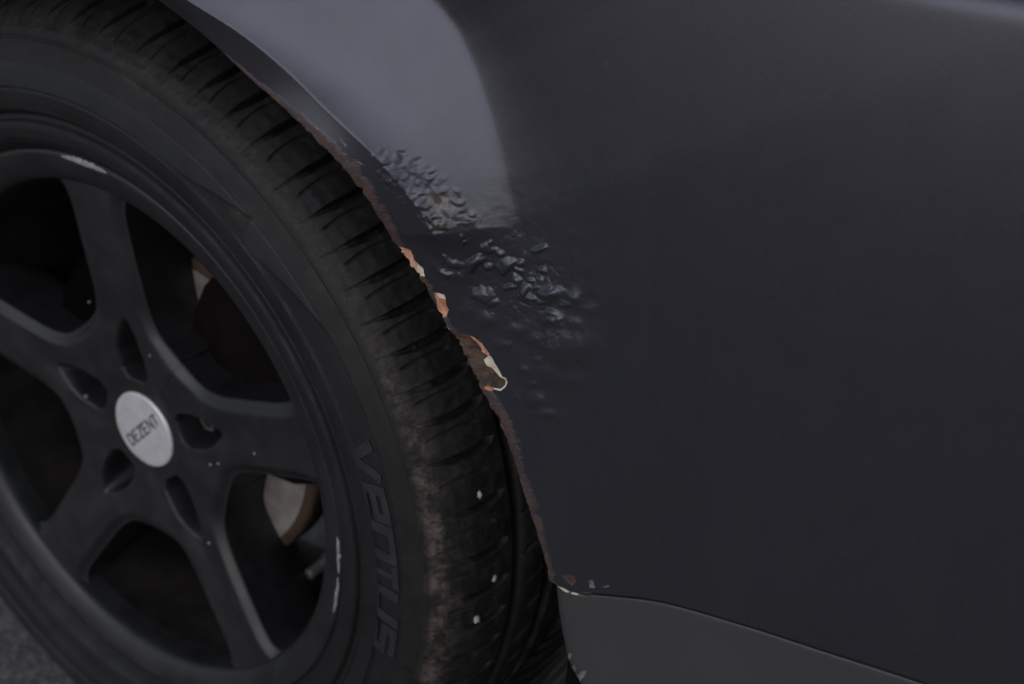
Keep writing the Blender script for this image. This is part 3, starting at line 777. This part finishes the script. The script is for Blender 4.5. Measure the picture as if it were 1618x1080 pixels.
SPK = [87.6, 15.4, -56.6, -128.7, 159.4]
def y_face(r): return np.interp(r, [.02, .035, .06, .10, .15, .185, .200], [.0305, .0300, .0275, .0225, .0160, .0122, .0112])
def spoke_mesh():
    r = np.r_[np.linspace(.027, .0895, 84), .0905+.022*np.linspace(0, 1, 34)**2, np.linspace(.1142, .188, 34), np.linspace(.1895, .2000, 10)]
    u = np.sort(np.unique(np.r_[np.linspace(-1, 1, 91), np.linspace(-1, -.6, 17), np.linspace(.6, 1, 17), np.linspace(-1, -.9, 8), np.linspace(.9, 1, 8)])); u = u[np.r_[True, np.diff(u) > 1e-4]]
    hw = .0260+.0010*np.cos((r-.14)/.03)+.013*np.exp(-(.1985-r)/.007)
    half = np.arcsin(np.clip(hw/r, 0, .999)); half = np.minimum(half, PI/5)
    # rounded meeting of neighbouring spokes
    w_ = PI/5; r0 = .0905
    gn = r*w_-hw; ga = np.sqrt(np.clip(2*.055*(r-r0), 0, None)); gap = -.007*np.logaddexp(-gn/.007, -ga/.007)
    gap = np.where(r <= r0, 0, np.clip(np.minimum(gap+.0049*np.exp(-(r-r0)/.005), ga), 0, None)); half = w_-gap/r
    R, U = np.meshgrid(r, u, indexing='ij'); H = half[:, None]
    TH = U*H; e = (1-np.abs(U))*H*R                                  # distance from the edge
    open_ = 1.0
    rb = r0+(.2-r0)*np.linspace(0, 1, 500)**2; hb = np.interp(rb, r, half); hb[0] = w_
    bx = np.r_[rb*np.cos(hb), rb*np.cos(2*w_-hb)]; bz = np.r_[rb*np.sin(hb), rb*np.sin(2*w_-hb)]     # rim of the opening beside the spoke
    px_, pz_ = (R*np.cos(TH)).ravel(), (R*np.abs(np.sin(TH))).ravel()
    e = np.sqrt(((px_[:, None]-bx)**2+(pz_[:, None]-bz)**2).min(1)).reshape(R.shape)
    Y = y_face(R)
    Y = Y+open_*.0052*(1-sstep(.0, .0105, e))**1.2
    # shallow channel along the spoke and the deep lug pocket at its root
    t = R*np.sin(TH); l = R*np.cos(TH)
    Y = Y+.0030*np.exp(-(t/.011)**2)*sstep(.068, .085, l)*(1-sstep(.09, .13, l))
    pw = np.interp(l, [.043, .050, .066, .078, .094], [.0095, .0135, .0135, .0105, .002])
    pk = (1-sstep(.62, 1.08, np.abs(t)/pw))*sstep(.0415, .047, l)*(1-sstep(.070, .096, l))
    Y = Y+.042*pk
    # webs between pockets rise a little at the hub
    Y = Y-.0018*np.exp(-((np.abs(TH)-w_)/.22)**2)*sstep(.034, .05, R)*(1-sstep(.075, .09, R))
    V = np.stack([R*np.cos(TH), Y, R*np.sin(TH)], -1)
    nr, nc = len(r), len(u)
    parts = [(V.reshape(-1, 3), grid_faces(nr, nc))]
    # side walls running back to the barrel
    for end in (0, -1):
        W = []
        for dy, k_ in ((0, 1), (.006, 1.0), (.018, .99), (.036, .97), (.052, .90), (.062, .74), (.066, .35)):
            th = u[end]*half*(1-(1-k_)*sstep(.080, .1, r)); W.append(np.stack([r*np.cos(th), Y[:, end]+dy, r*np.sin(th)], -1))
        W = np.array(W); parts.append((W.reshape(-1, 3), grid_faces(len(W), nr, flip=(end == 0))))
    return joined(parts)
SV, SF = spoke_mesh()
sp0 = mesh('spoke', SV, SF, M_RIM, wheel)
sp0.rotation_euler = (0, -math.radians(SPK[0]), 0)
for A_ in SPK[1:]:
    s_ = sp0.copy(); col.objects.link(s_); s_.parent = wheel; s_.rotation_euler = (0, -math.radians(A_), 0)
# lug bolts deep in the pockets
hexV = []
for yy, rr in ((.052, .0085), (.046, .0085), (.0445, .0075), (.0445, .005), (.049, .0045)):
    hexV += [(rr*math.cos(PI/3*i), yy, rr*math.sin(PI/3*i)) for i in range(6)]
bm_ = mesh('lug_bolt', hexV, grid_faces(5, 6, True), M_BOLT, wheel, smooth=False)
for i, A_ in enumerate(SPK):
    b_ = bm_ if i == 0 else bm_.copy()
    if i: col.objects.link(b_); b_.parent = wheel
    b_.location = (.057*math.cos(math.radians(A_)), 0, .057*math.sin(math.radians(A_)))
# ---- centre cap with its lettering
def build_cap():
    prof = [(.0312, .036), (.0313, .0305), (.0310, .0292), (.0302, .0286), (.0290, .0284), (.024, .0283), (.012, .0282), (.0004, .0282)]
    V, F = lathe(prof, 96); cap = mesh('centre_cap', V, F, M_CAP, wheel)
    cap['label'] = 'silver round centre cap with dark lettering'
    for o in [cap]:
        m = o.data
    txt = 'DEZENT'; pos = [-.0225, -.0140, -.0060, .0020, .0105, .0185]
    G = {'D': [[(0, 0), (0, 1), (.55, 1), (.8, .72), (.8, .28), (.55, 0), (0, 0)]], 'E': [[(.8, 1), (0, 1), (0, 0), (.8, 0)], [(0, .5), (.65, .5)]], 'Z': [[(0, 1), (.8, 1), (0, 0), (.8, 0)]],
         'N': [[(0, 0), (0, 1), (.8, 0), (.8, 1)]], 'T': [[(0, 1), (.8, 1)], [(.4, 1), (.4, 0)]]}
    ca, sa = math.cos(CAP_TURN), math.sin(CAP_TURN)
    V, F = [], []
    for ch, x0 in zip(txt, pos):
        for ln in G[ch]:
            for quad in stroke(ln, .2, 1):
                b = len(V)
                for p in quad:
                    x_, z_ = x0+p[0]*.0072, (p[1]-.5)*.0085
                    V.append((x_*ca-z_*sa, .02785-.0001*rng.random(), x_*sa+z_*ca))
                F.append((b, b+1, b+2, b+3))
    V = np.array(V); n_ = len(V); back = V.copy(); back[:, 1] += .0006
    F = np.array(F); F2 = [F]
    for i in range(4): F2.append(np.stack([F[:, i], F[:, (i+1) % 4], F[:, (i+1) % 4]+n_, F[:, i]+n_], 1))
    mesh('cap_lettering', np.concatenate([V, back]), np.concatenate(F2), M_INK, wheel, smooth=False)
_t = at([(205, 700), (262, 655)], .028); CAP_TURN = math.atan2(_t[1, 2]-_t[0, 2], _t[1, 0]-_t[0, 0])
build_cap()

# ---- kerb scratches on the lip and chips in the black paint
def lip_y(R): 
    k_ = int(rim_prof[:, 0].argmax()); q_ = rim_prof[k_:][::-1]; return np.interp(R, q_[:, 0], q_[:, 1])
def build_scratch(a0, a1, R0, w, seed):
    n = max(12, int(abs(a1-a0)*6)); g = np.random.default_rng(seed); V = []
    prev = g.uniform(.5, 1, n+1); 
    for i in range(n+1):
        t = i/n; A_ = math.radians(a0+(a1-a0)*t); ww = w*math.sin(PI*min(max(t, .04), .96))**.5*(.55+.45*prev[i])
        off = .0006*g.uniform(-1, 1)
        for k_ in np.linspace(-.5, .5, 5):
            R_ = R0+off+k_*ww; V.append((R_*math.cos(A_), lip_y(R_)-.00035, R_*math.sin(A_)))
    mesh('kerb_scratch', V, grid_faces(n+1, 5, flip=a1 > a0), M_BARE, wheel)
def ang_r(px, y):
    p = at([px], y)[0]; return math.degrees(math.atan2(p[2], p[0])), math.hypot(p[0], p[2])
for i, (p, q, w) in enumerate((((98, 242), (170, 267), .0042), ((534.5, 847), (538.5, 905), .0030), ((537.5, 912), (530.5, 968), .0026))):
    (a0, r0), (a1, r1) = ang_r(p, .0005), ang_r(q, .0005)
    build_scratch(a0, a1, min((r0+r1)/2, .2175), w, 31+i)
def build_chip(px, y, size, seed):
    g = np.random.default_rng(seed); p = at([px], y)[0]; V = [(p[0], y-.0007, p[2])]; k_ = 9
    for i in range(k_):
        rr = size*g.uniform(.6, 1.15); V.append((p[0]+rr*math.cos(2*PI*i/k_), y-.0003, p[2]+rr*math.sin(2*PI*i/k_)))
    for i in range(k_): V.append((V[1+i][0], y+.0015, V[1+i][2]))
    F = [(0, 1+i, 1+(i+1) % k_, 1+(i+1) % k_) for i in range(k_)]
    mesh('paint_chip', V, [(0, 1+i, 1+(i+1) % k_) for i in range(k_)]+[(1+i, 10+i, 1+(i+1) % k_) for i in range(k_)]+[(1+(i+1) % k_, 10+i, 10+(i+1) % k_) for i in range(k_)], M_BARE, wheel, smooth=False)
def chip_on(px, size, seed, lip=False):
    y = .002 if lip else .02
    for _ in range(6):
        p = at([px], y)[0]; R_ = math.hypot(p[0], p[2]); y = float(lip_y(R_)) if R_ > .197 else float(y_face(R_))
    build_chip(px, y, size, seed)
for i, (px, s) in enumerate((((246, 315), .0011), ((272, 338), .0016), ((359, 433), .0009), ((237, 561), .0012), ((135, 626), .0014), ((402, 716), .0011), ((333, 734), .0014), ((345, 732), .0012), ((330, 858), .0013), ((140, 477), .0010))):
    chip_on(px, s, 50+i)

# ---- brake seen through the spokes
def build_brake():
  disc = empty('brake_disc', (0, 0, 0), car)
  V, F = lathe([(.070, .084), (.071, .0715), (.074, .070), (.100, .0700), (.127, .0700)], 128); mesh('disc_face', V, F, M_DISC, disc)
  V, F = lathe([(.127, .0700), (.135, .0705), (.136, .075), (.136, .094), (.10, .096), (.06, .096)], 128); mesh('disc_edge', V, F, M_DISCRUST, disc)
  V, F = lathe([(.0005, .058), (.035, .058), (.064, .059), (.071, .063), (.0715, .0715)], 96); mesh('disc_hat', V, F, M_CALIPER, disc)
  # caliper: a curved block clasping the disc, with ribs and a bolt; the second block is added to imitate shade on the disc
  for nm_, CA_ in (('brake_caliper', (64, -8)), ('shade_plate', (104, 215))):
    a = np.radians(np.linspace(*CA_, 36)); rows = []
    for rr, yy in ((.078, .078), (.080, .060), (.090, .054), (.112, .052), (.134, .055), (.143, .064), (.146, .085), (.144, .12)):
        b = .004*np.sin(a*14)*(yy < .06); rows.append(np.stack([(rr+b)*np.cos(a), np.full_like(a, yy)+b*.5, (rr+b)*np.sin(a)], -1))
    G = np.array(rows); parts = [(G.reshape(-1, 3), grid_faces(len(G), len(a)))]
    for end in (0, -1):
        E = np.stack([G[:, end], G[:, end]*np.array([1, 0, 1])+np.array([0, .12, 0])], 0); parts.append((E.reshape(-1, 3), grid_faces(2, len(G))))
    V, F = joined(parts); ob_ = mesh(nm_, V, F, M_CALIPER if nm_ == 'brake_caliper' else M_SHADE_PLATE, car); cal = ob_ if nm_ == 'brake_caliper' else cal
  c = at([(487, 908)], .075)[0]
  V, F = lathe([(.0005, 0), (.004, 0), (.0046, .001), (.0046, .02), (.007, .022), (.007, .04)], 12); V[:, 0] += c[0]; V[:, 1] += .075; V[:, 2] += c[2]
  mesh('slide_bolt', V, F, M_BOLT, cal)
build_brake()

# ------------------------------------------------------------------ stones wedged in the tread
def build_pebble(px, seed, lab, size):
    g = np.random.default_rng(seed); p = at([px], .03)[0]
    for _ in range(8):
        R_ = np.hypot(p[0], p[2]); y = np.interp(R_, [.3030, .3080, .3125, .3160, .3182, .3196], [.0005, .0065, .0145, .0245, .0340, .0430])
        p = at([px], .5*y+.5*p[1])[0]
    nl, nk = 7, 10; V = []
    for i in range(nl):
        t = PI*i/(nl-1)
        for j in range(nk):
            f = 2*PI*j/nk; rr = size*(1+.22*g.uniform(-1, 1)); V.append((rr*math.sin(t)*math.cos(f)*1.25, rr*math.sin(t)*math.sin(f)*.9, rr*math.cos(t)*.8))
    o = mesh('pebble', V, grid_faces(nl, nk, True), M_STONE); o.location = (p[0]-.0008, p[1], p[2]+AX)
    o.rotation_euler = (g.uniform(0, 3), g.uniform(0, 3), g.uniform(0, 3))
    o['label'] = lab; o['category'] = 'stone'; o['group'] = 'pale stones wedged in the tyre tread'
build_pebble((758.6, 782), 1, 'highest of the three pale pebbles wedged in the tyre tread, nearest the rust', .0025)
build_pebble((782, 912), 2, 'small grey pebble in the tread groove closest to the panel gap, middle one in height', .0025)
build_pebble((754, 977), 3, 'brightest white pebble, lowest of the three stuck in the tyre tread', .0030)
